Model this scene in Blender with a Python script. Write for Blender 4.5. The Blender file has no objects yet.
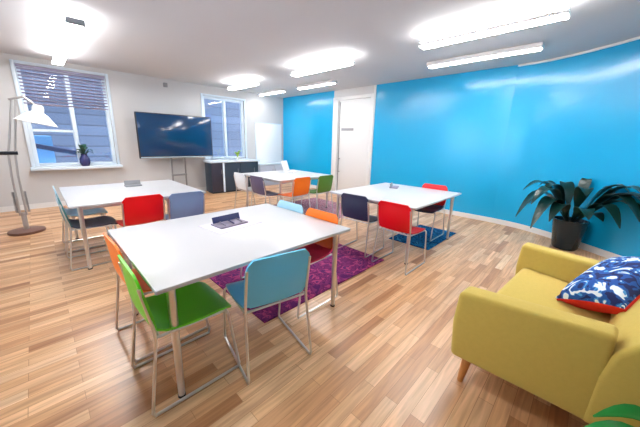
import bpy, bmesh, math, random
from mathutils import Vector, Matrix, noise
random.seed(7)
PI = math.pi
scene = bpy.context.scene
COL = scene.collection

# ------------------------------------------------------------------ materials
def srgb(r, g, b):
    f = lambda c: (c/255/12.92) if c/255 <= .04045 else ((c/255+.055)/1.055)**2.4
    return (f(r), f(g), f(b), 1)

def mat(name, col, rough=.5, metal=0, coat=0, spec=.5, var=0, vscale=8, bump=0, bscale=200, emis=None, estr=0, sheen=0, coat_rough=.05):
    m = bpy.data.materials.new(name); m.use_nodes = True
    nt = m.node_tree; b = nt.nodes['Principled BSDF']
    b.inputs['Base Color'].default_value = col
    b.inputs['Roughness'].default_value = rough
    b.inputs['Metallic'].default_value = metal
    b.inputs['Coat Weight'].default_value = coat
    b.inputs['Coat Roughness'].default_value = coat_rough
    b.inputs['Specular IOR Level'].default_value = spec
    b.inputs['Sheen Weight'].default_value = sheen
    tc = nt.nodes.new('ShaderNodeTexCoord')
    if var:
        n = nt.nodes.new('ShaderNodeTexNoise'); n.inputs['Scale'].default_value = vscale; n.inputs['Detail'].default_value = 4
        nt.links.new(tc.outputs['Object'], n.inputs['Vector'])
        mx = nt.nodes.new('ShaderNodeMixRGB'); mx.blend_type = 'MIX'
        mx.inputs[1].default_value = tuple(c*(1-var) for c in col[:3])+(1,)
        mx.inputs[2].default_value = tuple(min(1, c*(1+var)) for c in col[:3])+(1,)
        nt.links.new(n.outputs['Fac'], mx.inputs[0]); nt.links.new(mx.outputs[0], b.inputs['Base Color'])
    if bump:
        n = nt.nodes.new('ShaderNodeTexNoise'); n.inputs['Scale'].default_value = bscale
        nt.links.new(tc.outputs['Object'], n.inputs['Vector'])
        bp = nt.nodes.new('ShaderNodeBump'); bp.inputs['Strength'].default_value = bump; bp.inputs['Distance'].default_value = .003
        nt.links.new(n.outputs['Fac'], bp.inputs['Height']); nt.links.new(bp.outputs[0], b.inputs['Normal'])
    if emis:
        b.inputs['Emission Color'].default_value = emis; b.inputs['Emission Strength'].default_value = estr
    return m

def wood_floor():
    m = bpy.data.materials.new('oak_planks'); m.use_nodes = True
    nt = m.node_tree; b = nt.nodes['Principled BSDF']; L = nt.links.new; N = nt.nodes.new
    tc = N('ShaderNodeTexCoord')
    br = N('ShaderNodeTexBrick'); br.offset = .37; br.offset_frequency = 2
    br.inputs['Color1'].default_value = (0, 0, 0, 1); br.inputs['Color2'].default_value = (1, 1, 1, 1); br.inputs['Mortar'].default_value = (.5, .5, .5, 1)
    br.inputs['Scale'].default_value = 1; br.inputs['Mortar Size'].default_value = .0012; br.inputs['Mortar Smooth'].default_value = .1
    br.inputs['Bias'].default_value = 0; br.inputs['Brick Width'].default_value = .62; br.inputs['Row Height'].default_value = .078
    L(tc.outputs['Object'], br.inputs['Vector'])
    ramp = N('ShaderNodeValToRGB'); r = ramp.color_ramp
    cols = [(0, srgb(164, 112, 72)), (.25, srgb(214, 168, 124)), (.5, srgb(230, 190, 148)), (.75, srgb(194, 144, 100)), (1, srgb(238, 206, 168))]
    r.elements[0].color = cols[0][1]; r.elements[1].color = cols[-1][1]
    for p, c in cols[1:-1]:
        e = r.elements.new(p); e.color = c
    L(br.outputs['Color'], ramp.inputs[0])
    mp = N('ShaderNodeMapping'); mp.inputs['Scale'].default_value = (1.6, 26, 1)
    L(tc.outputs['Object'], mp.inputs[0])
    ns = N('ShaderNodeTexNoise'); ns.inputs['Scale'].default_value = 1.5; ns.inputs['Detail'].default_value = 6; ns.inputs['Distortion'].default_value = .6
    L(mp.outputs[0], ns.inputs['Vector'])
    r2 = N('ShaderNodeValToRGB'); r2.color_ramp.elements[0].position = .3; r2.color_ramp.elements[1].position = .7
    r2.color_ramp.elements[0].color = (.55, .47, .40, 1); r2.color_ramp.elements[1].color = (1.12, 1.08, 1.03, 1)
    L(ns.outputs['Fac'], r2.inputs[0])
    mu = N('ShaderNodeMixRGB'); mu.blend_type = 'MULTIPLY'; mu.inputs[0].default_value = .75
    L(ramp.outputs[0], mu.inputs[1]); L(r2.outputs[0], mu.inputs[2])
    gap = N('ShaderNodeMixRGB'); gap.blend_type = 'MIX'; gap.inputs[2].default_value = srgb(150, 104, 66)
    L(br.outputs['Fac'], gap.inputs[0]); L(mu.outputs[0], gap.inputs[1]); L(gap.outputs[0], b.inputs['Base Color'])
    b.inputs['Roughness'].default_value = .32; b.inputs['Specular IOR Level'].default_value = .5
    bp = N('ShaderNodeBump'); bp.inputs['Strength'].default_value = .12; bp.inputs['Distance'].default_value = .002
    L(ns.outputs['Fac'], bp.inputs['Height']); L(bp.outputs[0], b.inputs['Normal'])
    return m

def rug_mat(name, cols, scale=2.2, rough=.95):
    m = bpy.data.materials.new(name); m.use_nodes = True
    nt = m.node_tree; b = nt.nodes['Principled BSDF']; L = nt.links.new; N = nt.nodes.new
    tc = N('ShaderNodeTexCoord')
    w = N('ShaderNodeTexNoise'); w.inputs['Scale'].default_value = scale*3; w.inputs['Detail'].default_value = 3; w.inputs['Distortion'].default_value = 1.5
    L(tc.outputs['Object'], w.inputs['Vector'])
    ramp = N('ShaderNodeValToRGB'); ramp.color_ramp.interpolation = 'CONSTANT'
    r = ramp.color_ramp
    r.elements[0].color = cols[0]; r.elements[0].position = 0
    r.elements[1].color = cols[-1]; r.elements[1].position = .68-.36/len(cols)
    for i, c in enumerate(cols[1:-1]):
        e = r.elements.new(.32+.36*(i+1)/len(cols)); e.color = c
    L(w.outputs['Fac'], ramp.inputs[0]); L(ramp.outputs[0], b.inputs['Base Color'])
    n = N('ShaderNodeTexNoise'); n.inputs['Scale'].default_value = 300; L(tc.outputs['Object'], n.inputs['Vector'])
    bp = N('ShaderNodeBump'); bp.inputs['Strength'].default_value = .6; bp.inputs['Distance'].default_value = .004
    L(n.outputs['Fac'], bp.inputs['Height']); L(bp.outputs[0], b.inputs['Normal'])
    b.inputs['Roughness'].default_value = rough; b.inputs['Specular IOR Level'].default_value = .1
    return m

def cushion_mat():
    m = bpy.data.materials.new('cushion_print'); m.use_nodes = True
    nt = m.node_tree; b = nt.nodes['Principled BSDF']; L = nt.links.new; N = nt.nodes.new
    tc = N('ShaderNodeTexCoord')
    w = N('ShaderNodeTexNoise'); w.inputs['Scale'].default_value = 9; w.inputs['Detail'].default_value = 1.5; w.inputs['Distortion'].default_value = 2.2
    L(tc.outputs['Object'], w.inputs['Vector'])
    ramp = N('ShaderNodeValToRGB'); r = ramp.color_ramp; r.interpolation = 'CONSTANT'
    r.elements[0].color = srgb(10, 30, 92); r.elements[0].position = 0
    r.elements[1].color = srgb(225, 235, 245); r.elements[1].position = .585
    e = r.elements.new(.42); e.color = srgb(18, 78, 158)
    e = r.elements.new(.55); e.color = srgb(70, 150, 215)
    L(w.outputs['Fac'], ramp.inputs[0]); L(ramp.outputs[0], b.inputs['Base Color'])
    b.inputs['Roughness'].default_value = .85
    return m

def glass_mat(name='window_glass', tint=(.93, .97, 1, 1)):
    m = bpy.data.materials.new(name); m.use_nodes = True
    nt = m.node_tree; nt.nodes.clear(); N = nt.nodes.new; L = nt.links.new
    o = N('ShaderNodeOutputMaterial'); t = N('ShaderNodeBsdfTransparent'); g = N('ShaderNodeBsdfGlossy'); mx = N('ShaderNodeMixShader'); fr = N('ShaderNodeFresnel')
    t.inputs[0].default_value = tint; g.inputs['Roughness'].default_value = .02; fr.inputs[0].default_value = 1.45
    L(fr.outputs[0], mx.inputs[0]); L(t.outputs[0], mx.inputs[1]); L(g.outputs[0], mx.inputs[2]); L(mx.outputs[0], o.inputs[0])
    return m

def facade_mat():
    m = bpy.data.materials.new('facade_boards'); m.use_nodes = True
    nt = m.node_tree; b = nt.nodes['Principled BSDF']; L = nt.links.new; N = nt.nodes.new
    tc = N('ShaderNodeTexCoord'); mp = N('ShaderNodeMapping'); mp.inputs['Rotation'].default_value = (PI/2, 0, 0)
    L(tc.outputs['Object'], mp.inputs[0])
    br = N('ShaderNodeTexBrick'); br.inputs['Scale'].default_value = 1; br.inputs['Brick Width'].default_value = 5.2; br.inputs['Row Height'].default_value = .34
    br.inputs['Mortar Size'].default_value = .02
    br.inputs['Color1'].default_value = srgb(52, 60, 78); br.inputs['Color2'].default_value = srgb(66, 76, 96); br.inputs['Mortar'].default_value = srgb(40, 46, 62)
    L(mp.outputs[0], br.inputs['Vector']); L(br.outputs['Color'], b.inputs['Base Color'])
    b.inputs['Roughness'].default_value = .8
    return m

M = {}
M['wall'] = mat('white_wall_paint', srgb(200, 200, 201), .7, var=.02, vscale=2)
M['ceil'] = mat('white_ceiling_paint', srgb(204, 205, 208), .8, var=.015, vscale=2)
M['floor'] = wood_floor()
M['blue'] = mat('blue_back_painted_glass', srgb(0, 162, 214), .4, spec=.25, var=.04, vscale=.6, coat=.8, coat_rough=.19)
M['trim'] = mat('white_gloss_trim', srgb(222, 222, 222), .35)
M['frame'] = mat('pale_blue_white_frame', srgb(214, 228, 240), .35)
M['glass'] = glass_mat()
M['table'] = mat('white_laminate', srgb(194, 194, 197), .35, spec=.5, var=.01)
M['edge'] = mat('table_edge_band', srgb(212, 212, 210), .4)
M['chrome'] = mat('satin_chrome', srgb(222, 220, 219), .3, metal=1)
M['steel'] = mat('grey_steel', srgb(150, 150, 152), .35, metal=.8)
M['rubber'] = mat('black_rubber', srgb(28, 28, 30), .7)
M['green'] = mat('green_shell', srgb(96, 205, 30), .35, var=.03)
M['orange'] = mat('orange_shell', srgb(250, 118, 14), .35, var=.03)
M['crimson'] = mat('crimson_seat_pad', srgb(196, 40, 84), .6, var=.04)
M['skyblue'] = mat('sky_blue_shell', srgb(100, 200, 244), .35, var=.03)
M['paleblue'] = mat('pale_blue_shell', srgb(160, 205, 226), .35, var=.03)
M['red'] = mat('red_shell', srgb(226, 6, 20), .35, var=.03)
M['navy'] = mat('navy_shell', srgb(44, 54, 84), .4, var=.03)
M['plum'] = mat('plum_grey_shell', srgb(84, 78, 108), .4, var=.03)
M['teal'] = mat('teal_shell', srgb(66, 130, 140), .4, var=.03)
M['bluegrey'] = mat('blue_grey_shell', srgb(120, 142, 180), .4, var=.03)
M['white_shell'] = mat('white_shell', srgb(220, 226, 232), .4, var=.02)
M['olive'] = mat('olive_green_shell', srgb(84, 130, 40), .4, var=.03)
M['led'] = mat('led_diffuser', (1, 1, 1, 1), .5, emis=(1, .985, .96, 1), estr=34)
M['led_up'] = mat('led_uplight', (1, 1, 1, 1), .5, emis=(1, .985, .97, 1), estr=24)
M['housing'] = mat('white_powder_coat', srgb(230, 228, 230), .4)
M['sofa'] = mat('mustard_wool', srgb(202, 177, 88), .9, spec=.15, var=.06, vscale=40, bump=.35, bscale=260, sheen=.15)
M['legwood'] = mat('warm_beech_leg', srgb(196, 128, 66), .4, var=.12, vscale=20)
M['cushion'] = cushion_mat()
M['redtrim'] = mat('red_orange_cotton', srgb(216, 38, 24), .85, var=.05, vscale=40)
M['leaf'] = mat('dark_glossy_leaf', srgb(8, 46, 42), .28, spec=.6, var=.3, vscale=6)
M['leaf2'] = mat('bright_green_leaf', srgb(20, 140, 60), .35, var=.25, vscale=8)
M['leaf3'] = mat('yellow_green_leaf', srgb(150, 190, 50), .5, var=.25, vscale=30)
M['leaf4'] = mat('deep_green_leaf', srgb(40, 84, 66), .45, var=.3, vscale=20)
M['soil'] = mat('potting_soil', srgb(46, 34, 26), .95, bump=.8, bscale=60)
M['pot'] = mat('dark_teal_glazed_pot', srgb(20, 40, 50), .25, var=.1)
M['whitepot'] = mat('white_ceramic', srgb(230, 230, 228), .25)
M['bluepot'] = mat('indigo_vase', srgb(50, 54, 110), .25, var=.1)
M['screen'] = mat('dark_screen_glass', srgb(12, 56, 96), .12, spec=.6, var=.25, vscale=1.3)
M['tvframe'] = mat('black_plastic', srgb(16, 24, 36), .4)
M['tvstrip'] = mat('silver_plastic', srgb(170, 188, 200), .35)
M['console'] = mat('charcoal_blue_laminate', srgb(44, 58, 74), .45, var=.04)
M['console2'] = mat('plum_black_laminate', srgb(48, 44, 60), .45, var=.04)
M['greytop'] = mat('pale_blue_grey_top', srgb(206, 220, 230), .35)
M['board'] = mat('whiteboard_enamel', srgb(246, 246, 246), .25)
M['greypaint'] = mat('lilac_grey_paint', srgb(190, 194, 208), .6)
M['sign'] = mat('grey_sign_plate', srgb(160, 160, 165), .4, metal=.3)
M['lampwhite'] = mat('white_enamel_shade', srgb(242, 242, 240), .3)
M['lampsteel'] = mat('grey_lamp_arm', srgb(176, 172, 170), .35, metal=.5)
M['lampbase'] = mat('brown_lamp_base', srgb(120, 84, 72), .4)
M['paper'] = mat('white_paper', srgb(216, 210, 234), .7)
M['notebook'] = mat('navy_card', srgb(44, 50, 100), .5, var=.1)
M['greybox'] = mat('grey_plastic', srgb(138, 140, 144), .5)
M['mauve'] = mat('mauve_grey_card', srgb(128, 120, 138), .5)
M['blind'] = mat('lavender_slat', srgb(172, 168, 196), .5)
M['facade'] = facade_mat()
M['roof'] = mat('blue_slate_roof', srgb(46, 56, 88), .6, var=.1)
M['annex'] = mat('pale_blue_render', srgb(96, 146, 190), .8, var=.03)
M['rug_purple'] = rug_mat('magenta_wave_rug', [srgb(84, 34, 90), srgb(124, 50, 104), srgb(104, 40, 94), srgb(172, 70, 120), srgb(92, 44, 100)])
M['rug_blue'] = rug_mat('blue_wave_rug', [srgb(0, 70, 120), srgb(20, 100, 150), srgb(0, 54, 100), srgb(50, 120, 160)])
M['rug_rose'] = rug_mat('rose_wave_rug', [srgb(150, 96, 110), srgb(186, 140, 152), srgb(120, 80, 104), srgb(196, 160, 170)], 3.5)

# ------------------------------------------------------------------ mesh helpers
class MB:
    def __init__(s): s.bm = bmesh.new()
    def box(s, c, size, bev=0, mtx=None, seg=2):
        b = bmesh.new(); bmesh.ops.create_cube(b, size=1)
        for v in b.verts: v.co = Vector((v.co.x*size[0], v.co.y*size[1], v.co.z*size[2]))
        if bev: bmesh.ops.bevel(b, geom=b.edges[:], offset=min(bev, min(size)*.49), segments=seg, affect='EDGES', profile=.5)
        T = Matrix.Translation(Vector(c)) @ (mtx.to_4x4() if mtx else Matrix.Identity(4))
        return s.merge(b, T)
    def merge(s, b, T=Matrix.Identity(4)):
        bmesh.ops.transform(b, matrix=T, verts=b.verts[:])
        me = bpy.data.meshes.new('tmp'); b.to_mesh(me); b.free(); s.bm.from_mesh(me); bpy.data.meshes.remove(me); return s
    def tube(s, pts, r, n=10, closed=False, caps=True):
        pts = [Vector(p) for p in pts]; rs = r if isinstance(r, (list, tuple)) else [r]*len(pts)
        N = len(pts); rings = []; prev = None
        for i, p in enumerate(pts):
            if closed: d = pts[(i+1) % N]-pts[i-1]
            elif i == 0: d = pts[1]-pts[0]
            elif i == N-1: d = pts[-1]-pts[-2]
            else: d = (pts[i+1]-p).normalized()+(p-pts[i-1]).normalized()
            d.normalize()
            if prev is None:
                a = Vector((0, 0, 1)) if abs(d.z) < .9 else Vector((1, 0, 0))
                u = d.cross(a).normalized()
            else:
                u = (prev-d*prev.dot(d)).normalized()
            prev = u; w = d.cross(u)
            rings.append([s.bm.verts.new(p+(u*math.cos(2*PI*k/n)+w*math.sin(2*PI*k/n))*rs[i]) for k in range(n)])
        rng = range(N if closed else N-1)
        for i in rng:
            A, B = rings[i], rings[(i+1) % N]
            for k in range(n): s.bm.faces.new((A[k], A[(k+1) % n], B[(k+1) % n], B[k]))
        if caps and not closed:
            s.bm.faces.new(rings[0][::-1]); s.bm.faces.new(rings[-1])
        return s
    def lathe(s, prof, c=(0, 0, 0), n=32, mtx=None):
        rings = []
        T = (mtx.to_4x4() if mtx else Matrix.Identity(4)); c = Vector(c)
        for r, z in prof:
            rings.append([s.bm.verts.new(c+T @ Vector((r*math.cos(2*PI*k/n), r*math.sin(2*PI*k/n), z))) for k in range(n)] if r > 1e-6 else [s.bm.verts.new(c+T @ Vector((0, 0, z)))])
        for A, B in zip(rings, rings[1:]):
            if len(A) == 1 and len(B) == 1: continue
            for k in range(n):
                if len(A) == 1: s.bm.faces.new((A[0], B[(k+1) % n], B[k]))
                elif len(B) == 1: s.bm.faces.new((A[k], A[(k+1) % n], B[0]))
                else: s.bm.faces.new((A[k], A[(k+1) % n], B[(k+1) % n], B[k]))
        return s
    def sheet(s, grid, th):
        """closed shell from a grid of points, thickened along its normals"""
        R, Cn = len(grid), len(grid[0]); nor = []
        for i in range(R):
            row = []
            for j in range(Cn):
                a = grid[min(i+1, R-1)][j]-grid[max(i-1, 0)][j]; b = grid[i][min(j+1, Cn-1)]-grid[i][max(j-1, 0)]
                nn = a.cross(b); row.append(nn.normalized() if nn.length > 1e-9 else Vector((0, 0, 1)))
            nor.append(row)
        top = [[s.bm.verts.new(grid[i][j]+nor[i][j]*th/2) for j in range(Cn)] for i in range(R)]
        bot = [[s.bm.verts.new(grid[i][j]-nor[i][j]*th/2) for j in range(Cn)] for i in range(R)]
        f = s.bm.faces.new
        for i in range(R-1):
            for j in range(Cn-1):
                f((top[i][j], top[i+1][j], top[i+1][j+1], top[i][j+1])); f((bot[i][j], bot[i][j+1], bot[i+1][j+1], bot[i+1][j]))
        for i in range(R-1):
            f((top[i][0], bot[i][0], bot[i+1][0], top[i+1][0])); f((top[i][-1], top[i+1][-1], bot[i+1][-1], bot[i][-1]))
        for j in range(Cn-1):
            f((top[0][j], top[0][j+1], bot[0][j+1], bot[0][j])); f((top[-1][j], bot[-1][j], bot[-1][j+1], top[-1][j+1]))
        return s
    def prism(s, outline, z0, z1):
        a = [s.bm.verts.new((x, y, z0)) for x, y in outline]; b = [s.bm.verts.new((x, y, z1)) for x, y in outline]
        s.bm.faces.new(a[::-1]); s.bm.faces.new(b)
        for k in range(len(a)):
            q = (k+1) % len(a); s.bm.faces.new((a[k], a[q], b[q], b[k]))
        return s
    def build(s, name, m, parent=None, smooth=35, sub=0):
        bmesh.ops.recalc_face_normals(s.bm, faces=s.bm.faces[:])
        me = bpy.data.meshes.new(name); s.bm.to_mesh(me); s.bm.free()
        o = bpy.data.objects.new(name, me); COL.objects.link(o)
        me.materials.append(m)
        if parent: o.parent = parent
        if smooth:
            me.polygons.foreach_set('use_smooth', [True]*len(me.polygons))
            me.set_sharp_from_angle(angle=math.radians(smooth))
        if sub:
            md = o.modifiers.new('sub', 'SUBSURF'); md.levels = sub; md.render_levels = sub
        return o

def tag(o, label, cat, group=None):
    o['label'] = label; o['category'] = cat
    if group: o['group'] = group
    return o
def thing(name, label, cat, loc=(0, 0, 0), rz=0, group=None):
    o = bpy.data.objects.new(name, None); COL.objects.link(o); o.location = loc; o.rotation_euler = (0, 0, rz)
    o.empty_display_size = .1
    return tag(o, label, cat, group)
def struct(o):
    o['kind'] = 'structure'; return o
def copy_tree(o, parent=None):
    c = o.copy(); COL.objects.link(c)
    if parent: c.parent = parent
    for ch in list(o.children): copy_tree(ch, c)
    return c
def arc(c, a0, a1, r, n, plane='xz'):
    out = []
    for k in range(n+1):
        a = a0+(a1-a0)*k/n; u, v = r*math.cos(a), r*math.sin(a)
        out.append(Vector((c[0]+u, c[1], c[2]+v)) if plane == 'xz' else Vector((c[0]+u, c[1]+v, c[2])))
    return out
def fillet(pts, r, n=5):
    pts = [Vector(p) for p in pts]; out = [pts[0]]
    for a, b, c in zip(pts, pts[1:], pts[2:]):
        d1 = (a-b); d2 = (c-b); q = min(r, d1.length*.45, d2.length*.45)
        p1 = b+d1.normalized()*q; p2 = b+d2.normalized()*q
        for k in range(n+1):
            t = k/n; out.append(p1*(1-t)**2+b*2*t*(1-t)+p2*t*t)
    out.append(pts[-1]); return out

# ------------------------------------------------------------------ room shell
H = 2.81; X0 = -2.0; XW = 6.02; YW = 7.7; YB = -2.3
BEND = [(XW, 1.2), (5.995, .95), (5.94, .72), (5.85, .5), (5.73, .28), (5.59, .06), (5.43, -.16), (5.25, -.4), (3.75, YB)]
floor_out = [(X0, YB)]+BEND[::-1]+[(XW, YW), (X0, YW)]
struct(MB().prism(floor_out, -.1, 0).build('floor', M['floor'], smooth=0))
struct(MB().prism(floor_out, H, H+.1).build('ceiling', M['ceil'], smooth=0))

def wall_panels(name, fixed, axis, a0, a1, openings, th, m):
    """wall along an axis with rectangular openings (a0,a1,z0,z1); axis 'x' -> plane y=fixed"""
    b = MB(); cuts = sorted(openings); pos = a0
    def bx(u0, u1, z0, z1):
        if u1-u0 < 1e-4 or z1-z0 < 1e-4: return
        if axis == 'x': b.box(((u0+u1)/2, fixed+th/2, (z0+z1)/2), (u1-u0, abs(th), z1-z0))
        else: b.box((fixed+th/2, (u0+u1)/2, (z0+z1)/2), (abs(th), u1-u0, z1-z0))
    for (u0, u1, z0, z1) in cuts:
        bx(pos, u0, 0, H); bx(u0, u1, 0, z0); bx(u0, u1, z1, H); pos = u1
    bx(pos, a1, 0, H)
    return struct(b.build(name, m, smooth=0))
W1 = (-.045, 1.265, .813, 2.67); W2 = (3.32, 4.55, .866, 2.55)
L1 = (1.5, 3.2, .85, 2.55); L2 = (3.6, 5.3, .85, 2.55)  # openings for the two added left wall windows, out of view
wall_panels('wall_window_side', YW, 'x', X0, XW+.2, [W1, W2], .22, M['wall'])
wall_panels('wall_left', X0, 'y', YB-.2, YW+.22, [L1, L2], -.22, M['wall'])
struct(MB().box(((X0+3.75)/2, YB-.1, H/2), (3.75-X0, .2, H)).build('wall_back', M['wall'], smooth=0))

def strip(path, z0, z1, th, b=None):
    b = b or MB()
    P = [Vector((x, y, 0)) for x, y in path]; off = []
    for i, p in enumerate(P):
        d = ((P[i+1]-p) if i == 0 else (p-P[i-1]) if i == len(P)-1 else ((P[i+1]-p).normalized()+(p-P[i-1]).normalized())).normalized()
        off.append(p+Vector((-d.y, d.x, 0))*th)
    poly = [(p.x, p.y) for p in P]+[(p.x, p.y) for p in off[::-1]]
    return b.prism(poly, z0, z1)
# blue glass wall, its white wall behind, the door between the two blue stretches
DY0, DY1 = 4.08, 5.42
b = MB(); strip([(XW, YW), (XW, DY1)], 0, H, .15, b); struct(b.build('wall_right_far', M['blue'], smooth=0))
b = MB(); strip([(XW, DY0), BEND[0]], 0, H, .15, b); struct(b.build('wall_right', M['blue'], smooth=0))
b = MB(); strip(BEND, 0, H, .15, b); struct(b.build('wall_right_bend', M['blue'], smooth=40))
struct(MB().box((XW+.1, (DY0+DY1)/2, 2.62+(H-2.62)/2), (.2, DY1-DY0, H-2.62)).build('wall_above_door', M['wall'], smooth=0))
b = MB()
b.box((XW+.03, DY1-.09, 1.31), (.12, .18, 2.62), .008); b.box((XW+.03, DY0+.05, 1.31), (.12, .1, 2.62), .008); b.box((XW+.03, (DY0+DY1)/2, 2.58), (.12, DY1-DY0-.2, .08), .006)
door = struct(b.build('door_1', M['trim']))
b = MB(); b.box((XW+.05, 4.70, 1.27), (.045, 1.06, 2.53), .005); b.build('door_leaf', M['trim'], door)
b = MB(); b.tube(fillet([(XW+.02, 5.14, .62), (XW-.04, 5.14, .62), (XW-.04, 5.14, .98), (XW+.02, 5.14, .98)], .02), .011); b.build('door_handle', M['steel'], door)
b = MB(); b.box((XW+.024, 4.92, 1.78), (.008, .42, .07), .003); b.build('sign_plate', M['sign'], door)
b = MB(); b.box((XW+.022, 5.2, 1.27), (.02, .022, 2.45), .003); b.build('door_seal', M['steel'], door)
# trims and skirting
b = MB(); strip([(XW-.001, YW), (XW-.001, DY1)], 0, .09, -.016, b); struct(b.build('baseboard_right_far', M['trim'], smooth=0))
b = MB(); strip([(XW, DY0)]+BEND, 0, .09, -.016, b); struct(b.build('baseboard_right', M['trim'], smooth=0))
b = MB(); strip(BEND, H-.03, H, -.02, b); struct(b.build('trim_right_top', M['trim'], smooth=0))
b = MB(); b.box(((X0+XW)/2, YW-.008, .05), (XW-X0-.04, .016, .1)); struct(b.build('baseboard_window_side', M['trim'], smooth=0))
b = MB(); b.box((X0+.008, (YB+YW)/2, .05), (.016, YW-YB-.04, .1)); struct(b.build('baseboard_left', M['trim'], smooth=0))
b = MB(); b.box((XW-.01, DY0-.005, H/2), (.02, .05, H)); struct(b.build('trim_panel_edge', M['trim'], smooth=0))

def window(n, axis, fixed, u0, u1, z0, z1, mull, transom=None, sgn=1, sill=True):
    """frame, mullion, transom; panes as children. sgn: outward direction"""
    fw = .065
    def P(u, d, z): return (u, fixed+sgn*d, z) if axis == 'x' else (fixed+sgn*d, u, z)
    def S(a, d, z): return (a, d, z) if axis == 'x' else (d, a, z)
    b = MB(); d = .08
    for u in (u0+fw/2, u1-fw/2): b.box(P(u, d, (z0+z1)/2), S(fw, .08, z1-z0), .006)
    for z in (z0+fw/2, z1-fw/2): b.box(P((u0+u1)/2, d, z), S(u1-u0-2*fw, .08, fw), .006)
    for u in mull: b.box(P(u, d, (z0+z1)/2), S(.07, .085, z1-z0-2*fw), .006)
    if transom: b.box(P((transom[0]+transom[1])/2, d, transom[2]), S(transom[1]-transom[0], .075, .05), .006)
    # reveal lining and architrave
    o = struct(b.build('window_%d' % n, M['frame']))
    b = MB(); t = .05
    for u in (u0-t/2, u1+t/2): b.box(P(u, -.01, (z0+z1)/2), S(t, .03, z1-z0+2*t), .004)
    b.box(P((u0+u1)/2, -.01, z1+t/2), S(u1-u0, .03, t), .004)
    b.build('architrave', M['frame'], o)
    if sill:
        b = MB(); b.box(P((u0+u1)/2, -.05, z0-.03), S(u1-u0+.14, .25, .06), .01); b.build('window_sill', M['frame'], o)
    us = [u0+fw]+[v for m_ in mull for v in (m_-.035, m_+.035)]+[u1-fw]
    for a, c in zip(us[::2], us[1::2]):
        g = MB(); g.box(P((a+c)/2, d+.01, (z0+z1)/2), S(c-a+.02, .006, z1-z0-2*fw+.02)); g.build('pane', M['glass'], o, smooth=0)
    return o
window(1, 'x', YW, *W1, [.64], (.02, .605, 1.51))
window(2, 'x', YW, *W2, [3.95])
window(3, 'y', X0, *L1, [2.35], sgn=-1)  # unseen window added for daylight and reflections on the blue wall
window(4, 'y', X0, *L2, [4.45], sgn=-1)  # second unseen window, added for the same daylight and reflections

# blinds in the tall windows
def blind(name, label, u0, u1, ztop, zbot):
    t = thing(name, label, 'blind', ((u0+u1)/2, YW+.03, ztop), 0, None)
    w = u1-u0
    b = MB(); b.box((0, 0, -.02), (w, .045, .04), .004); b.build('head_rail', M['blind'], t)
    b = MB(); n = int((ztop-zbot)/.06)
    R = Matrix.Rotation(math.radians(-32), 3, 'X')
    for k in range(n): b.box((0, 0, -.07-k*.06), (w-.02, .05, .004), mtx=R)
    b.build('slats', M['blind'], t, smooth=0)
    for s in (-.35, .35):
        b = MB(); b.tube([(s*w, -.0, -.03), (s*w, -.0, -.07-(n-1)*.06)], .0025, 6); b.build('cord', M['blind'], t)
    return t
blind('venetian_blind', 'half lowered lavender slatted blind in the tall window by the floor lamp', W1[0]+.01, W1[1]-.01, W1[3]-.005, 1.95)

# outside: shaded blue building across the yard, low pale wing in front of it
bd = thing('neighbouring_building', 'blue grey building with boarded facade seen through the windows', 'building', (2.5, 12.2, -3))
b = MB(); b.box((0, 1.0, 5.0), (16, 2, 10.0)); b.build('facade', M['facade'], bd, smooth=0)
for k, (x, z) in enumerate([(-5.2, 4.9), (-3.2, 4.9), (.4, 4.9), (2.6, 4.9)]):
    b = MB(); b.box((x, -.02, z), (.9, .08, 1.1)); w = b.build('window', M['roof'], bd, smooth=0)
an = thing('low_annex', 'low pale blue annex with sloping roof outside the lower left window pane', 'building', (-1.2, 9.6, -3))
b = MB(); b.box((0, 0, 2.2), (3.0, 1.6, 4.4)); b.build('wall', M['annex'], an, smooth=0)
b = MB(); b.box((.6, -.2, 4.35), (2.9, 2.1, .09), mtx=Matrix.Rotation(math.radians(14), 3, 'Y')); b.build('roof', M['roof'], an, smooth=0)

# ------------------------------------------------------------------ ceiling lights
def batten(label, x, y0, y1, up, zc, group, cap=False):
    L = y1-y0
    t = thing('linear_ceiling_light', label, 'ceiling light', (x, (y0+y1)/2, zc), 0, group)
    if not up:
        b = MB(); b.box((0, 0, 0), (.17, L, .06), .008); b.build('housing', M['housing'], t)
        b = MB(); b.box((0, 0, -.038), (.085, L-.04, .02), .008); b.build('diffuser', M['led'], t)
    else:
        b = MB(); b.box((0, 0, .0), (.16, L, .036), .008); b.build('housing', M['housing'], t)
        b = MB(); b.box((0, 0, -.02), (.145, L-.02, .012), .003); b.build('diffuser', M['led'], t)
        b = MB(); b.box((0, 0, .02), (.13, L-.02, .012), .003); b.build('uplight', M['led_up'], t)
        for s in (-.4, .4):
            b = MB(); b.tube([(0, s*L, .04), (0, s*L, H-zc)], .004, 6); b.build('suspension_cable', M['steel'], t)
    for s in ((-1, 1) if cap else ()):
        b = MB(); b.box((0, s*(L/2+.004), -.008), (.166, .014, .07), .004); b.build('end_cap', M['greybox'], t)
    return t
G = 'linear ceiling lights'
ZS = H-.031
batten('slim white surface light above the blue wall, nearest the armchair', 5.0, .75, 2.33, False, ZS, G)
batten('slim surface light on the ceiling in front of the white door', 5.0, 4.5, 5.75, False, ZS, G)
batten('slim surface light on the ceiling before the far blue panel by the whiteboard', 5.0, 6.35, 7.5, False, ZS, G)
ZU = H-.13
batten('glowing suspended light over the table on the blue rug', 3.7, .4, 1.85, True, ZU, G)
batten('glowing suspended light in the middle of its row, over the ceiling before the white door', 3.7, 3.0, 4.4, True, ZU, G)
batten('glowing suspended light in front of the second window', 3.7, 5.7, 6.9, True, ZU, G)
batten('suspended light with grey end cap at the top left of the picture', .52, 4.38, 5.75, True, ZU, G, True)
batten('suspended light ending just in front of the tall window with the blind', .5, 5.85, 7.1, True, ZU, G)
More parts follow.
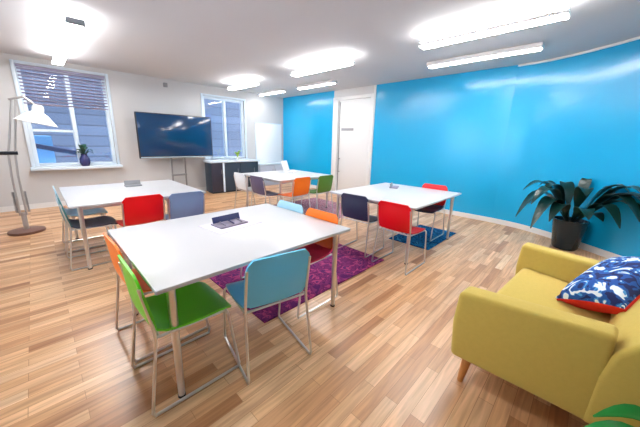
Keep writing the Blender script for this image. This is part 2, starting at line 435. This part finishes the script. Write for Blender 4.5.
# two unseen lights, added to brighten the near part of the room
batten('added unseen suspended light overhead at the camera end, brightening the near room', .52, 1.3, 2.7, True, ZU, G)
batten('added unseen suspended light overhead behind the mustard armchair, brightening the near room', 3.2, -1.6, -.4, True, ZU, G)
b = MB(); b.box((2.43, YW-.025, 2.67), (.09, .05, .1), .012); tag(b.build('motion_sensor', M['greybox']), 'small grey motion sensor high on the white wall above the television', 'sensor')

# ------------------------------------------------------------------ tables
def make_table(label, x0, x1, y0, y1, group='white meeting tables'):
    w, d = x1-x0, y1-y0
    t = thing('meeting_table', label, 'table', ((x0+x1)/2, (y0+y1)/2, 0), 0, group)
    b = MB(); b.box((0, 0, .7275), (w, d, .025), .006); b.build('tabletop', M['table'], t)
    b = MB(); i = .09
    for s in (-1, 1):
        b.box((0, s*(d/2-i), .695), (w-2*i, .025, .04), .003); b.box((s*(w/2-i), 0, .695), (.025, d-2*i, .04), .003)
    b.build('apron_frame', M['edge'], t)
    for sx in (-1, 1):
        for sy in (-1, 1):
            b = MB(); x, y = sx*(w/2-i), sy*(d/2-i)
            z0 = RUG if any(a < x+(x0+x1)/2 < c and e < y+(y0+y1)/2 < g for a, c, e, g in RUGS) else 0
            b.tube([(x, y, .715), (x, y, z0+.012)], [.023, .018], 14); lg = b.build('leg', M['chrome'], t)
            b = MB(); b.lathe([(0, 0), (.021, 0), (.021, .012), (0, .012)], (x, y, z0), 14); b.build('foot', M['rubber'], lg)
    return t
RUG = .012
RUGS = [(1.1, 2.9, 1.66, 3.2), (3.66, 4.75, 1.42, 2.05), (3.25, 4.95, 3.3, 5.0)]
make_table('large white table at the front, standing with green, orange and blue chairs', .3, 1.78, 1.36, 2.58)
make_table('white table in front of the long blue wall, with red and navy chairs', 2.92, 4.44, 1.33, 2.65)
make_table('white table below the tall window, with the red chair at its near side', .15, 1.55, 3.68, 5.15)
make_table('small looking far white table between the sideboard and the far blue panel', 3.0, 4.45, 3.95, 5.3)

# ------------------------------------------------------------------ chairs (front = +y)
def make_chair(m, seat_m=None):
    t = bpy.data.objects.new('stacking_chair', None); COL.objects.link(t); t.empty_display_size = .1
    W = .43
    grid = []
    for i in range(11):                       # from front edge to rear
        v = i/10; row = []
        for j in range(9):
            u = j/8*2-1
            w = W/2*(1-.07*max(0, v-.6)/.4-.10*max(0, (.12-v))/.12)
            y = .215-.42*v; z = .455+.008*u*u*1.5-.012*math.sin(PI*v)
            if v < .2: z -= .03*((.2-v)/.2)**2
            if v > .85: z += .02*((v-.85)/.15)**2
            row.append(Vector((u*w, y-.012*u*u*(1 if v < .3 else 0), z)))
        grid.append(row)
    MB().sheet(grid, .012).build('seat', seat_m or m, t, smooth=50)
    grid = []
    for i in range(11):
        v = i/10; row = []
        zz = .475+.325*v
        half = W/2*(.94+.06*math.sin(PI*v))
        if v > .8: half *= math.sqrt(max(0, 1-(((v-.8)/.2)**2)*.30))
        if v < .2: half *= math.sqrt(max(0, 1-(((.2-v)/.2)**2)*.25))
        for j in range(9):
            u = j/8*2-1
            row.append(Vector((u*half, -.205-.062*v-.028*(1-u*u)*math.sin(PI*min(1, v+.15)), zz)))
        grid.append(row)
    MB().sheet(grid, .012).build('backrest', m, t, smooth=50)
    r = .0085
    for s in (-1, 1):
        x = s*.222
        b = MB(); b.tube(fillet([(s*.17, .165, .435), (x, .165, .433), (x, .225, .03), (x, .218, .0085)], .03), r, 8); b.build('leg', M['chrome'], t)
        b = MB(); b.tube(fillet([(s*.205, -.262, .74), (s*.207, -.215, .46), (x, -.275, .03), (x, -.262, .0085)], .05), r, 8); b.build('leg', M['chrome'], t)
        b = MB(); b.tube([(x, .222, .0085), (x, -.268, .0085)], r, 8); b.build('runner', M['chrome'], t)
        b = MB(); b.tube([(s*.205, .17, .436), (s*.207, -.215, .452)], r*.9, 8); b.build('seat_rail', M['chrome'], t)
    b = MB(); b.tube([(-.2, -.2, .446), (.2, -.2, .446)], r*.9, 8); b.build('cross_bar', M['chrome'], t)
    b = MB(); b.tube([(-.17, .165, .435), (.17, .165, .435)], r*.9, 8); b.build('cross_bar', M['chrome'], t)
    return t
protos = {}
def chair(key, label, x, y, face, group, seat=None, z=0.0):
    """face: heading in degrees of the way the sitter looks, 0 = +x, 90 = +y"""
    k = (key, seat)
    if k not in protos:
        o = protos[k] = make_chair(M[key], M[seat] if seat else None)
    else: o = copy_tree(protos[k])
    o.location = (x, y, z); o.rotation_euler = (0, 0, math.radians(face-90))
    tag(o, label, 'chair', group)
    return o
GC = 'stacking chairs around the tables'
chair('green', 'bright green chair at the near left corner of the front table', .51, 1.635, 0, GC)
chair('orange', 'orange chair behind the green one, at the left side of the front table', .52, 2.14, 2, GC)
chair('skyblue', 'sky blue chair with its back to us at the front table', .97, 1.465, 79, GC)
chair('orange', 'orange backed chair with crimson seat, under the right end of the front table', 1.545, 1.73, 180, GC, seat='crimson', z=RUG)
chair('paleblue', 'pale blue chair at the far right of the front table, only its top edge showing', 1.548, 2.2, 180, GC, z=RUG)
chair('red', 'red chair with its back to us at the table before the long blue wall', 2.99, 1.50, 0, GC)
chair('navy', 'navy chair beside the red one, at the table before the long blue wall', 3.02, 2.10, 4, GC)
chair('red', 'red backed chair with navy seat, right side of the table before the blue wall', 4.22, 1.76, 180, GC, seat='navy', z=RUG)
chair('red', 'red chair at the near side of the table below the tall window', .77, 3.80, 92, GC)
chair('bluegrey', 'blue grey chair right of the red one at the window table', 1.23, 3.72, 88, GC)
chair('teal', 'teal chair with navy seat at the near left corner of the window table', .36, 4.05, 0, GC, seat='navy')
chair('paleblue', 'pale blue chair at the left side of the window table, nearest the floor lamp', .36, 4.72, 0, GC)
chair('orange', 'orange chair at the near side of the far table', 3.27, 3.9, 92, GC, z=RUG)
chair('olive', 'olive green chair to the right of the orange one at the far table', 3.85, 3.86, 90, GC, z=RUG)
chair('plum', 'plum grey chair at the left side of the far table', 3.0, 4.3, 2, GC)
chair('white_shell', 'white chair at the far table, in front of the dark sideboard', 3.0, 4.9, 0, GC)

# ------------------------------------------------------------------ rugs
def rug(name, label, x0, x1, y0, y1, m):
    b = MB(); b.box((0, 0, RUG/2), (x1-x0, y1-y0, RUG), .004)
    o = b.build(name, m); o.location = ((x0+x1)/2, (y0+y1)/2, 0); return tag(o, label, 'rug', 'rugs under the tables')
rug('patterned_rug', 'purple and magenta patterned rug under the front table', *RUGS[0], M['rug_purple'])
rug('patterned_rug', 'deep blue patterned rug under the table before the blue wall', *RUGS[1], M['rug_blue'])
rug('patterned_rug', 'dusty rose patterned rug under the far table', *RUGS[2], M['rug_rose'])

# ------------------------------------------------------------------ things on the tables
T = .74
b = MB(); b.box((0, 0, .0015), (.42, .30, .003)); o = b.build('paper_sheet', M['paper'], smooth=0); o.location = (1.08, 2.1, T); o.rotation_euler = (0, 0, .15)
tag(o, 'large white paper sheet in the middle of the front table', 'paper')
t = thing('card_holder', 'navy and mauve card holder lying on the white paper of the front table', 'card holder', (1.07, 2.14, T+.003), .1)
b = MB(); b.box((0, -.03, .006), (.26, .16, .012), .003); b.build('tray', M['mauve'], t)
b = MB(); b.box((.02, .05, .03), (.26, .012, .06), .003, mtx=Matrix.Rotation(math.radians(-20), 3, 'X')); b.build('back_card', M['notebook'], t)
for k, xx in enumerate((-.08, .0, .08)):
    b = MB(); b.tube([(xx, -.09, .019), (xx+.02, .02, .019)], .006, 8); b.build('pen', M['notebook'] if k % 2 else M['mauve'], t)
t = thing('card_holder', 'small grey blue card holder on the table before the blue wall', 'card holder', (4.05, 2.25, T), .4)
b = MB(); b.box((0, 0, .008), (.22, .13, .016), .003); b.build('tray', M['mauve'], t)
b = MB(); b.box((0, .045, .035), (.2, .012, .07), .003, mtx=Matrix.Rotation(math.radians(-18), 3, 'X')); b.build('back_card', M['greybox'], t)
t = thing('card_holder', 'small mid grey card holder on the table below the tall window', 'card holder', (.93, 4.72, T), 0)
b = MB(); b.box((0, 0, .01), (.2, .12, .02), .003); b.build('tray', M['greybox'], t)
b = MB(); b.box((0, .03, .04), (.2, .014, .08), .003, mtx=Matrix.Rotation(math.radians(-18), 3, 'X')); b.build('back_card', M['greybox'], t)
t = thing('laptop', 'open white laptop on the far table, seen before the far blue panel', 'laptop', (4.1, 4.95, T), .5)
b = MB(); b.box((0, 0, .009), (.34, .24, .018), .006); b.build('base', M['board'], t)
b = MB(); b.box((0, .15, .13), (.34, .012, .24), .005, mtx=Matrix.Rotation(math.radians(-18), 3, 'X')); b.build('lid', M['board'], t)

# ------------------------------------------------------------------ television on its stand
tv = thing('television', 'large dark flat screen television in front of the white wall', 'television', (2.5, 7.38, 0), math.radians(-1))
b = MB(); b.box((0, 0, 1.465), (1.7, .06, 1.03), .012); b.build('casing', M['tvframe'], tv)
b = MB(); b.box((0, -.032, 1.48), (1.655, .006, .955), .002); b.build('screen', M['screen'], tv)
b = MB(); b.box((0, -.034, .972), (1.66, .012, .028), .004); b.build('speaker_strip', M['tvstrip'], tv)
st = thing('television_stand', 'grey twin pole stand with crossbar carrying the television', 'stand', (2.5, 7.48, 0), math.radians(-1))
for s in (-1, 1):
    b = MB(); b.tube([(s*.16, 0, .04), (s*.16, 0, 1.5)], .02, 12); b.build('pole', M['steel'], st)
    b = MB(); b.box((s*.16, -.02, .03), (.06, .36, .03), .01); b.build('foot', M['steel'], st)
b = MB(); b.box((0, -.0, .52), (.36, .06, .05), .006); b.build('crossbar', M['steel'], st)
b = MB(); b.box((0, -.028, 1.45), (.5, .03, .3), .004); b.build('bracket', M['steel'], st)

# ------------------------------------------------------------------ sideboard, low cabinet, whiteboard
sb = thing('sideboard', 'dark charcoal sideboard with pale top below the second window', 'sideboard', (3.86, 7.22, 0))
b = MB(); b.box((0, 0, .845), (1.5, .44, .05), .006); b.build('top', M['greytop'], sb)
b = MB(); b.box((0, .02, .43), (1.44, .36, .78), .004); b.build('body', M['console'], sb)
for x, w, mm in ((-.555, .3, 'console2'), (-.13, .46, 'console'), (.38, .5, 'console')):
    b = MB(); b.box((x, -.172, .43), (w, .018, .74), .004); d_ = b.build('door', M[mm], sb)
    b = MB(); b.tube([(x+w*.38, -.19, .52), (x+w*.38, -.19, .64)], .007, 8); b.build('handle', M['steel'], d_)
b = MB(); b.box((-.383, -.19, .43), (.045, .03, .8), .004); b.build('divider', M['frame'], sb)
b = MB(); b.box((0, .02, .02), (1.36, .3, .04)); b.build('plinth', M['tvframe'], sb)
lc = thing('low_cabinet', 'low pale grey cabinet beside the sideboard, under the whiteboard', 'cabinet', (5.36, 7.5, 0))
b = MB(); b.box((0, 0, .68), (1.1, .34, .035), .005); b.build('top', M['greytop'], lc)
b = MB(); b.box((0, .01, .33), (1.06, .3, .66), .004); b.build('body', M['greypaint'], lc)
for s in (-1, 1):
    b = MB(); b.box((s*.265, -.148, .34), (.5, .016, .58), .004); d_ = b.build('door', M['greypaint'], lc)
    b = MB(); b.tube([(s*.05, -.165, .42), (s*.05, -.165, .54)], .006, 8); b.build('handle', M['steel'], d_)
wb = thing('whiteboard', 'white board on the wall beside the second window', 'whiteboard', (5.42, YW, 0))
b = MB(); b.box((0, -.012, 1.32), (.98, .018, 1.25), .003); b.build('panel', M['board'], wb)
b = MB()
for s in (-1, 1):
    b.box((s*.5, -.014, 1.32), (.025, .026, 1.3), .003); b.box((0, -.014, 1.32+s*.637), (.98, .026, .025), .003)
b.build('frame', M['frame'], wb)

# ------------------------------------------------------------------ plants
def leaf(b, base, direction, length, width, rise, droop, n=12, fold=.25, th=.003, stem=.25):
    """arching leaf: goes up by rise, then droops; outline tapers at both ends"""
    d = Vector((math.cos(direction), math.sin(direction), 0)); side = Vector((-d.y, d.x, 0)); base = Vector(base)
    rows = []
    for i in range(n+1):
        v = i/n
        p = base+d*length*(v-.12*droop*v*v)+Vector((0, 0, rise*math.sin(min(1, v*1.15)*PI/2*1.0)-droop*length*max(0, v-.35)**2*1.6))
        if v < stem: w = .012+.012*v
        else:
            q = (v-stem)/(1-stem); w = width*math.sin(PI*min(1, q*.93+.06))**.75*(1-.25*q)
        w = max(w, .004)
        rows.append([p+side*w*u+Vector((0, 0, fold*w*abs(u))) for u in (-1, -.5, 0, .5, 1)])
    b.sheet(rows, th); return b
px, py = 5.3, .08
pl = thing('potted_plant', 'big dark green plant with long arching leaves before the blue wall', 'plant', (px, py, 0))
pl2 = MB(); pl2.lathe([(0, .0), (.13, .0), (.15, .03), (.2, .40), (.205, .44), (.185, .44), (.175, .38), (0, .38)], (0, 0, 0), 32); pl2.build('pot', M['pot'], pl)
b = MB(); b.lathe([(0, .40), (.1, .405), (.178, .38)], n=24); b.build('soil', M['soil'], pl)
leaves = [  # heading, length, width, rise, droop
 (128, .80, .085, .56, .95), (142, .72, .085, .62, .7), (118, .66, .08, .66, .5), (108, .55, .085, .5, .8), (160, .6, .08, .4, .8), (200, .5, .09, .34, .5), (225, .42, .09, .26, .4),
 (-114, .85, .095, .66, .8), (-124, .95, .09, .58, .95), (-106, .5, .085, .68, .5), (-130, .8, .09, .62, .7), (-138, .7, .085, .46, .7), (-112, .62, .085, .6, .7),
 (135, .5, .075, .64, .6), (80, .45, .08, .62, .5), (-20, .2, .06, .66, .4), (30, .4, .08, .6, .4), (192, .45, .08, .62, .5), (-92, .36, .085, .62, .6), (-118, .72, .09, .70, .45), (150, .8, .085, .5, 1.0), (-121, 1.0, .09, .66, .6)]
for h, l, w, r_, dr in leaves:
    b = MB(); a = math.radians(h); leaf(b, (.04*math.cos(a), .04*math.sin(a), .39), a, l, w*1.25, r_, dr); b.build('leaf', M['leaf'], pl, smooth=60)
# plant whose bright leaves reach into the bottom right corner
gp = thing('leafy_houseplant', 'bright green leaf tips in the bottom right corner, beside the armchair', 'plant', (1.6, -.56, 0))
b = MB(); b.lathe([(0, 0), (.1, 0), (.13, .2), (.115, .2), (.105, .17), (0, .17)], n=24); b.build('pot', M['whitepot'], gp)
b = MB(); b.lathe([(0, .18), (.106, .17)], n=20); b.build('soil', M['soil'], gp)
for h, l, w, r_, dr in [(122, .56, .06, .27, .45), (104, .4, .05, .3, .5), (140, .42, .05, .22, .6), (150, .3, .05, .2, .6), (210, .28, .05, .22, .6), (-150, .3, .05, .25, .5), (180, .3, .05, .3, .4), (270, .3, .05, .2, .6)]:
    b = MB(); leaf(b, (0, 0, .17), math.radians(h), l, w, r_, dr); b.build('leaf', M['leaf2'], gp, smooth=60)
# sill plants
sp = thing('vase_plant', 'dark leaved plant in an indigo vase on the tall window sill', 'plant', (.70, YW-.12, .813))
b = MB(); b.lathe([(0, 0), (.06, 0), (.09, .07), (.085, .15), (.05, .22), (.055, .25), (.04, .25), (0, .2)], n=24); b.build('vase', M['bluepot'], sp)
for k in range(13):
    b = MB(); leaf(b, (0, 0, .21), k*2.4, .11+.04*(k % 3), .04, .10+.05*(k % 4), .5, 8); b.build('leaf', M['leaf4'], sp, smooth=60)
sp = thing('small_potted_plant', 'small yellow green plant on the sideboard below the second window', 'plant', (4.0, 7.2, .87))
b = MB(); b.lathe([(0, 0), (.04, 0), (.055, .08), (.045, .08), (0, .07)], n=20); b.build('pot', M['whitepot'], sp)
for k in range(10):
    b = MB(); leaf(b, (0, 0, .07), k*2.4, .09+.02*(k % 3), .028, .12+.04*(k % 3), .4, 8); b.build('leaf', M['leaf3'], sp, smooth=60)

# ------------------------------------------------------------------ big articulated floor lamp
fl = thing('floor_lamp', 'giant articulated white and grey desk style floor lamp beside the tall window', 'floor lamp', (-.26, 5.9, 0))
b = MB(); b.lathe([(0, 0), (.2, 0), (.205, .015), (.2, .035), (.03, .05), (0, .05)], n=40); b.build('base', M['lampbase'], fl)
b = MB(); b.tube([(0, 0, .04), (0, 0, .3)], .03, 12); b.build('post', M['lampsteel'], fl)
E1 = Vector((.02, 0, 1.17)); E2 = Vector((.15, 0, 1.9))
for s in (-1, 1):
    d = Vector((s*.032, 0, 0))
    b = MB(); b.tube([Vector((0, 0, .26))+d, Vector((-.0, 0, .85))+d, E1+d], .013, 10); b.build('lower_arm', M['lampsteel'], fl)
    b = MB(); b.tube([E1+d, E2+d*.6], .012, 10); b.build('upper_arm', M['lampsteel'], fl)
    b = MB(); b.tube([Vector((s*.06+.014*math.cos(k*1.3), .02+.014*math.sin(k*1.3), .3+k*.0035)) for k in range(90)], .005, 5); b.build('spring', M['steel'], fl)
b = MB(); b.tube([E1+Vector((-.13, 0, 0)), E1+Vector((.06, 0, 0))], .025, 12); b.build('elbow_joint', M['tvframe'], fl)
b = MB(); b.tube([E2+Vector((-.05, 0, 0)), E2+Vector((.1, -.02, .05)), E2+Vector((.235, -.05, -.09))], .017, 10); b.build('neck', M['lampsteel'], fl)
RR = Matrix.Rotation(math.radians(-168), 3, 'Y')
HC = E2+Vector((.23, -.05, -.07))
b = MB(); b.lathe([(0, -.02), (.05, -.02), (.065, .02), (.065, .08), (.11, .11), (.23, .24), (.224, .24), (.105, .115), (.05, .09), (0, .08)], HC, 32, mtx=RR); b.build('lamp_shade', M['lampwhite'], fl)
b = MB(); b.lathe([(0, .08), (.03, .09), (.045, .14), (.035, .18), (0, .195)], HC, 20, mtx=RR); b.build('bulb', M['lampwhite'], fl)

# ------------------------------------------------------------------ armchair (local: front = +y, width along x)
ac = thing('armchair', 'wide mustard yellow upholstered armchair in the right foreground', 'armchair', (2.264, -.079, 0), math.radians(-5))
def hw(y): return max(.695-.2*(.44-y), .52)
def slab(outline, u0, u1, name, bev, inset0=0, inset1=0):
    """side profile (y, z) swept across the chair; u0/u1 = -1..1 fractions of the tapering half width, less the insets"""
    b = bmesh.new()
    va = [b.verts.new((u0*hw(y)+inset0, y, z)) for y, z in outline]; vb = [b.verts.new((u1*hw(y)+inset1, y, z)) for y, z in outline]
    b.faces.new(va); b.faces.new(vb[::-1])
    for k in range(len(outline)):
        q = (k+1) % len(outline); b.faces.new((va[k], vb[k], vb[q], va[q]))
    bmesh.ops.recalc_face_normals(b, faces=b.faces[:])
    bmesh.ops.bevel(b, geom=b.edges[:], offset=bev, segments=5, affect='EDGES', profile=.5)
    return MB().merge(b).build(name, M['sofa'], ac, smooth=50)
aw = .145
arm_side = [(.44, .19), (.455, .42), (.44, .62), (.10, .63), (-.13, .64), (-.19, .64), (-.19, .15), (-.08, .16)]
slab(arm_side, -1, -1, 'arm', .028, 0, aw)
slab(arm_side, 1, 1, 'arm', .028, 0, -aw)
slab([(.42, .18), (.42, .29), (-.30, .27), (-.30, .15)], -1, 1, 'seat_base', .02, aw-.01, -aw+.01)
slab([(.40, .285), (.415, .37), (.39, .44), (.1, .445), (-.24, .42), (-.24, .27)], -1, 1, 'seat_cushion', .03, aw+.004, -aw-.004)
slab([(-.15, .15), (-.16, .42), (-.19, .56), (-.27, .66), (-.35, .86), (-.395, .90), (-.47, .89), (-.45, .62), (-.38, .15)], -1, 1, 'backrest', .03, -.008, .008)
for sx in (-1, 1):
    for y in (.36, -.26):
        b = MB(); x = sx*(hw(y)-.07); dy = .02 if y > 0 else -.02
        b.tube([(x, y, .20), (x+sx*.015, y+dy, 0)], [.03, .017], 14); b.build('leg', M['legwood'], ac)
# cushion leaning in the corner of seat and back: printed front, red reverse
def pillow_half(w, h, t, s, n=16):
    b = MB()
    def pt(u, v):
        k = max(0, (1-abs(u)**2.2)*(1-abs(v)**2.2)); e = 1-.08*(1-u*u)*abs(v)**6; e2 = 1-.08*(1-v*v)*abs(u)**6
        return Vector((u*w/2*e2, v*h/2*e, s*t/2*(.12+.88*k**.42)))
    def rim(u, v):
        p = pt(u, v); p.z = 0; return p
    g = [[b.bm.verts.new(pt(i/n*2-1, j/n*2-1)) for j in range(n+1)] for i in range(n+1)]
    for i in range(n):
        for j in range(n): b.bm.faces.new((g[i][j], g[i+1][j], g[i+1][j+1], g[i][j+1]))
    loop = [(i, 0) for i in range(n)]+[(n, j) for j in range(n)]+[(i, n) for i in range(n, 0, -1)]+[(0, j) for j in range(n, 0, -1)]
    r = [b.bm.verts.new(rim(i/n*2-1, j/n*2-1)) for i, j in loop]
    for k in range(len(loop)):
        q = (k+1) % len(loop); b.bm.faces.new((g[loop[k][0]][loop[k][1]], g[loop[q][0]][loop[q][1]], r[q], r[k]))
    return b
cu = thing('throw_cushion', 'blue and white patterned cushion with red back on the mustard armchair', 'cushion', (2.49, -.245, .625))
ca = Vector((.66, -.30, .25)).normalized(); cn = Vector((-.22, .50, .72)); cn = (cn-ca*cn.dot(ca)).normalized(); cw = cn.cross(ca)
cu.rotation_euler = Matrix((ca, cw, cn)).transposed().to_euler()
pillow_half(.60, .36, .19, 1).build('front_cover', M['cushion'], cu, smooth=80)
pillow_half(.60, .36, .26, -1).build('back_cover', M['redtrim'], cu, smooth=80)

# ------------------------------------------------------------------ world, camera, colour
w = bpy.data.worlds.new('World'); scene.world = w; w.use_nodes = True
bg = w.node_tree.nodes['Background']; bg.inputs[0].default_value = (.8, .89, 1, 1); bg.inputs[1].default_value = 5.0

cam = bpy.data.cameras.new('Camera'); co = bpy.data.objects.new('Camera', cam); COL.objects.link(co); scene.camera = co
f, cyy, yaw, pitch, roll, hh = 274.76, 205.44, .79917, .23018, .02681, 1.4509
fw = Vector((math.sin(yaw)*math.cos(pitch), math.cos(yaw)*math.cos(pitch), -math.sin(pitch)))
r0 = Vector((math.cos(yaw), -math.sin(yaw), 0)); u0 = r0.cross(fw)
r2 = r0*math.cos(roll)+u0*math.sin(roll); u2 = u0*math.cos(roll)-r0*math.sin(roll)
co.matrix_world = Matrix(((r2.x, u2.x, -fw.x, 0), (r2.y, u2.y, -fw.y, 0), (r2.z, u2.z, -fw.z, hh), (0, 0, 0, 1)))
cam.sensor_width = 36; cam.lens = f/640*36; cam.shift_y = (cyy-213.5)/640; cam.clip_start = .02

vs = scene.view_settings
vs.view_transform = 'Standard'; vs.look = 'None'; vs.gamma = 1; vs.use_curve_mapping = False; vs.exposure = 0.6
scene.cycles.max_bounces = 10; scene.cycles.diffuse_bounces = 6; scene.cycles.transparent_max_bounces = 16
